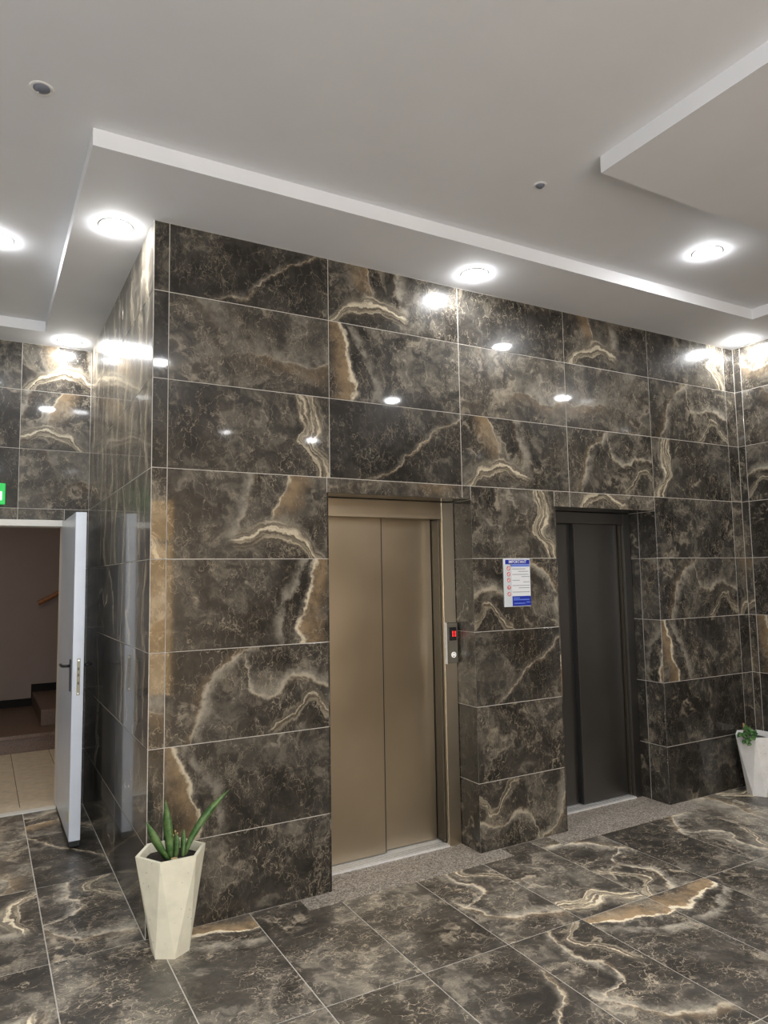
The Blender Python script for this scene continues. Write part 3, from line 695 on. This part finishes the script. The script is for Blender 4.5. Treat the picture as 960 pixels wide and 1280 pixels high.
for t in (.25, .9): obj('bracket', tube([(t, 0, .06 + .54 * t), (t, -.05, .03 + .54 * t), (t, -.09, .02 + .56 * t)], .009, 8), BLACK, hr)
LENS2 = simple('stairwell_lens', (0.9, 0.9, 0.9), 0.5, emit=(1.0, 0.86, 0.68), es=62.0)
sl = empty('stair_lamp', (-.75, 3.3, 2.9)); tag(sl, 'round ceiling lamp in the stairwell', 'light')
obj('base', lathe([(.15, 0), (.15, -.02), (.13, -.03)], 32), PVC, sl); obj('shade', lathe([(.13, -.03), (.11, -.06), (0, -.075)], 32), LENS2, sl, smooth=True)

# ------------------------------------------------------------------ planters
def planter(loc, rz, mat, label):
    r = empty('planter', loc, rz); tag(r, label, 'planter', 'faceted hexagonal planters')
    R, r0, hh, z0 = .157, .086, .434, .0
    bm = bmesh.new()
    ring = lambda rad, z, ph: [bm.verts.new((rad * math.cos(math.radians(60 * k + ph)), rad * math.sin(math.radians(60 * k + ph)), z)) for k in range(6)]
    base, top, lip, inn = ring(r0, 0.0, 30), ring(R, hh, 0), ring(R - .017, hh, 0), ring(R - .045, hh - .16, 0)
    for k in range(6):
        n = (k + 1) % 6
        bm.faces.new((base[k], top[n], top[k])); bm.faces.new((base[k], base[n], top[n]))
        bm.faces.new((top[k], top[n], lip[n], lip[k])); bm.faces.new((lip[k], lip[n], inn[n], inn[k]))
    bm.faces.new(base[::-1]); bm.faces.new(inn)
    bmesh.ops.bevel(bm, geom=[e for e in bm.edges if e.calc_face_angle(0) > .2], offset=.0012, segments=1, affect='EDGES')
    obj('pot', bm, mat, r)
    bm = bmesh.new(); vs = [bm.verts.new(((R - .0225) * math.cos(math.radians(60 * k)), (R - .0225) * math.sin(math.radians(60 * k)), hh - .037)) for k in range(6)]
    c = bm.verts.new((0.01, 0.0, hh - .022))
    for k in range(6): bm.faces.new((vs[k], vs[(k + 1) % 6], c))
    bmesh.ops.subdivide_edges(bm, edges=bm.edges, cuts=3, use_grid_fill=True)
    for v in bm.verts: v.co.z += random.uniform(-.003, .003)
    obj('soil', bm, SOIL, r)
    return r
def blade(bm, p0, p1, p2, w, cup=.25, n=9, tipw=.06, face=None):
    """a thick pointed leaf along the quadratic curve p0 p1 p2"""
    p0, p1, p2 = Vector(p0), Vector(p1), Vector(p2); prev = None
    fdir = Vector(face or (-.55, -.83, 0)).normalized()
    for i in range(n + 1):
        t = i / n; p = p0 * (1 - t) ** 2 + p1 * 2 * t * (1 - t) + p2 * t * t
        tg = ((p1 - p0) * (1 - t) + (p2 - p1) * t).normalized()
        sd = tg.cross(fdir).normalized(); nr = sd.cross(tg).normalized()
        ww = w * max(tipw * .3, (0.55 + 1.1 * t - .55 * t * t) * (1 - max(0, (t - .55) / .45) ** 1.8))
        pr = [p - sd * ww + nr * ww * cup, p, p + sd * ww + nr * ww * cup, p - nr * ww * .16]
        vs = [bm.verts.new(q) for q in pr]
        if prev:
            for a, b_ in ((0, 1), (1, 2), (2, 3), (3, 0)): bm.faces.new((prev[a], prev[b_], vs[b_], vs[a]))
        prev = vs
    return bm
P1 = (.079, -.153, 0)
pl = planter(P1, 0, POT1, 'cream faceted planter with snake plant at the corner of the lift block')
sp1 = empty('snake_plant', (P1[0], P1[1], .405)); tag(sp1, 'sparse snake plant with upright green leaves in the cream planter', 'plant')
for nm, a, b_, c, w, mt in (('leaf', (-.012, -.035, 0), (-.016, -.035, .10), (-.034, -.03, .262), .0225, LEAF1), ('leaf', (-.02, -.03, 0), (-.065, -.03, .07), (-.112, -.01, .175), .0205, LEAF1),
        ('leaf', (.055, -.02, 0), (.095, -.03, .14), (.262, -.03, .262), .0170, LEAF1), ('leaf', (.045, -.03, 0), (.05, -.02, .05), (.054, -.01, .115), .013, LEAF1),
        ('leaf', (.015, -.02, 0), (.022, -.015, .05), (.022, -.01, .10), .017, LEAF1)):
    obj(nm, blade(bmesh.new(), a, b_, c, w), mt, sp1, smooth=True)
obj('leaf', blade(bmesh.new(), (.03, -.01, .0), (.02, .0, .06), (.0, .0, .10), .004), LEAFY, sp1)
for q in ((.022, .02, .10), (.012, .015, .085), (.03, .015, .09)):
    s_ = obj('sprig', tube([(.03, 0, 0), (q[0] + .004, q[1] * .6, q[2] * .6), q], .0018, 6), LEAFY, sp1)
    obj('bud', lathe([(0, -.006), (.005, 0), (0, .006)], 8), STICK, s_, loc=q)
obj('dry_scale', lathe([(0, .006), (.014, .003), (.016, -.004)], 10), STICK, sp1, loc=(-.002, -.07, .012))

P2 = (4.372, -.172, 0)
pl2 = planter(P2, math.radians(30), POT2, 'white faceted planter with small leafy plant in the right corner')
sp2 = empty('leafy_plant', (P2[0], P2[1], .405)); tag(sp2, 'small leafy green plant spilling over the rim of the white planter', 'plant')
rr = random.Random(5)
for cx, cy, z0, n_ in ((-.150, -.045, .000, 11), (-.145, .005, .008, 9), (-.128, -.02, .050, 8), (-.115, -.07, .03, 6)):
    sgm = obj('stem', tube([(-.02, -.01, 0), (cx * .75, cy * .8, z0 + .045), (cx, cy, z0 + .035), (cx * 1.04, cy * 1.04, z0 + .005)], .0026, 6), LEAF2, sp2)
    for k in range(n_):
        a = rr.uniform(1.8, 4.9); b0 = Vector((cx + rr.uniform(-.012, .006), cy + rr.uniform(-.022, .022), z0 + .012 + rr.uniform(-.028, .028)))
        dv = Vector((math.cos(a) * .035, math.sin(a) * .035, rr.uniform(-.028, .022)))
        obj('leaf', blade(bmesh.new(), b0, b0 + dv * .5 + Vector((0, 0, .010)), b0 + dv, .014, n=5, face=(-.8, -.5, rr.uniform(.2, 1.0))), LEAF2, sgm, smooth=True)
obj('support_stick', boxes([(-.100, -.091, .030, .039, -.02, .112)], bev=.001), STICK, sp2)
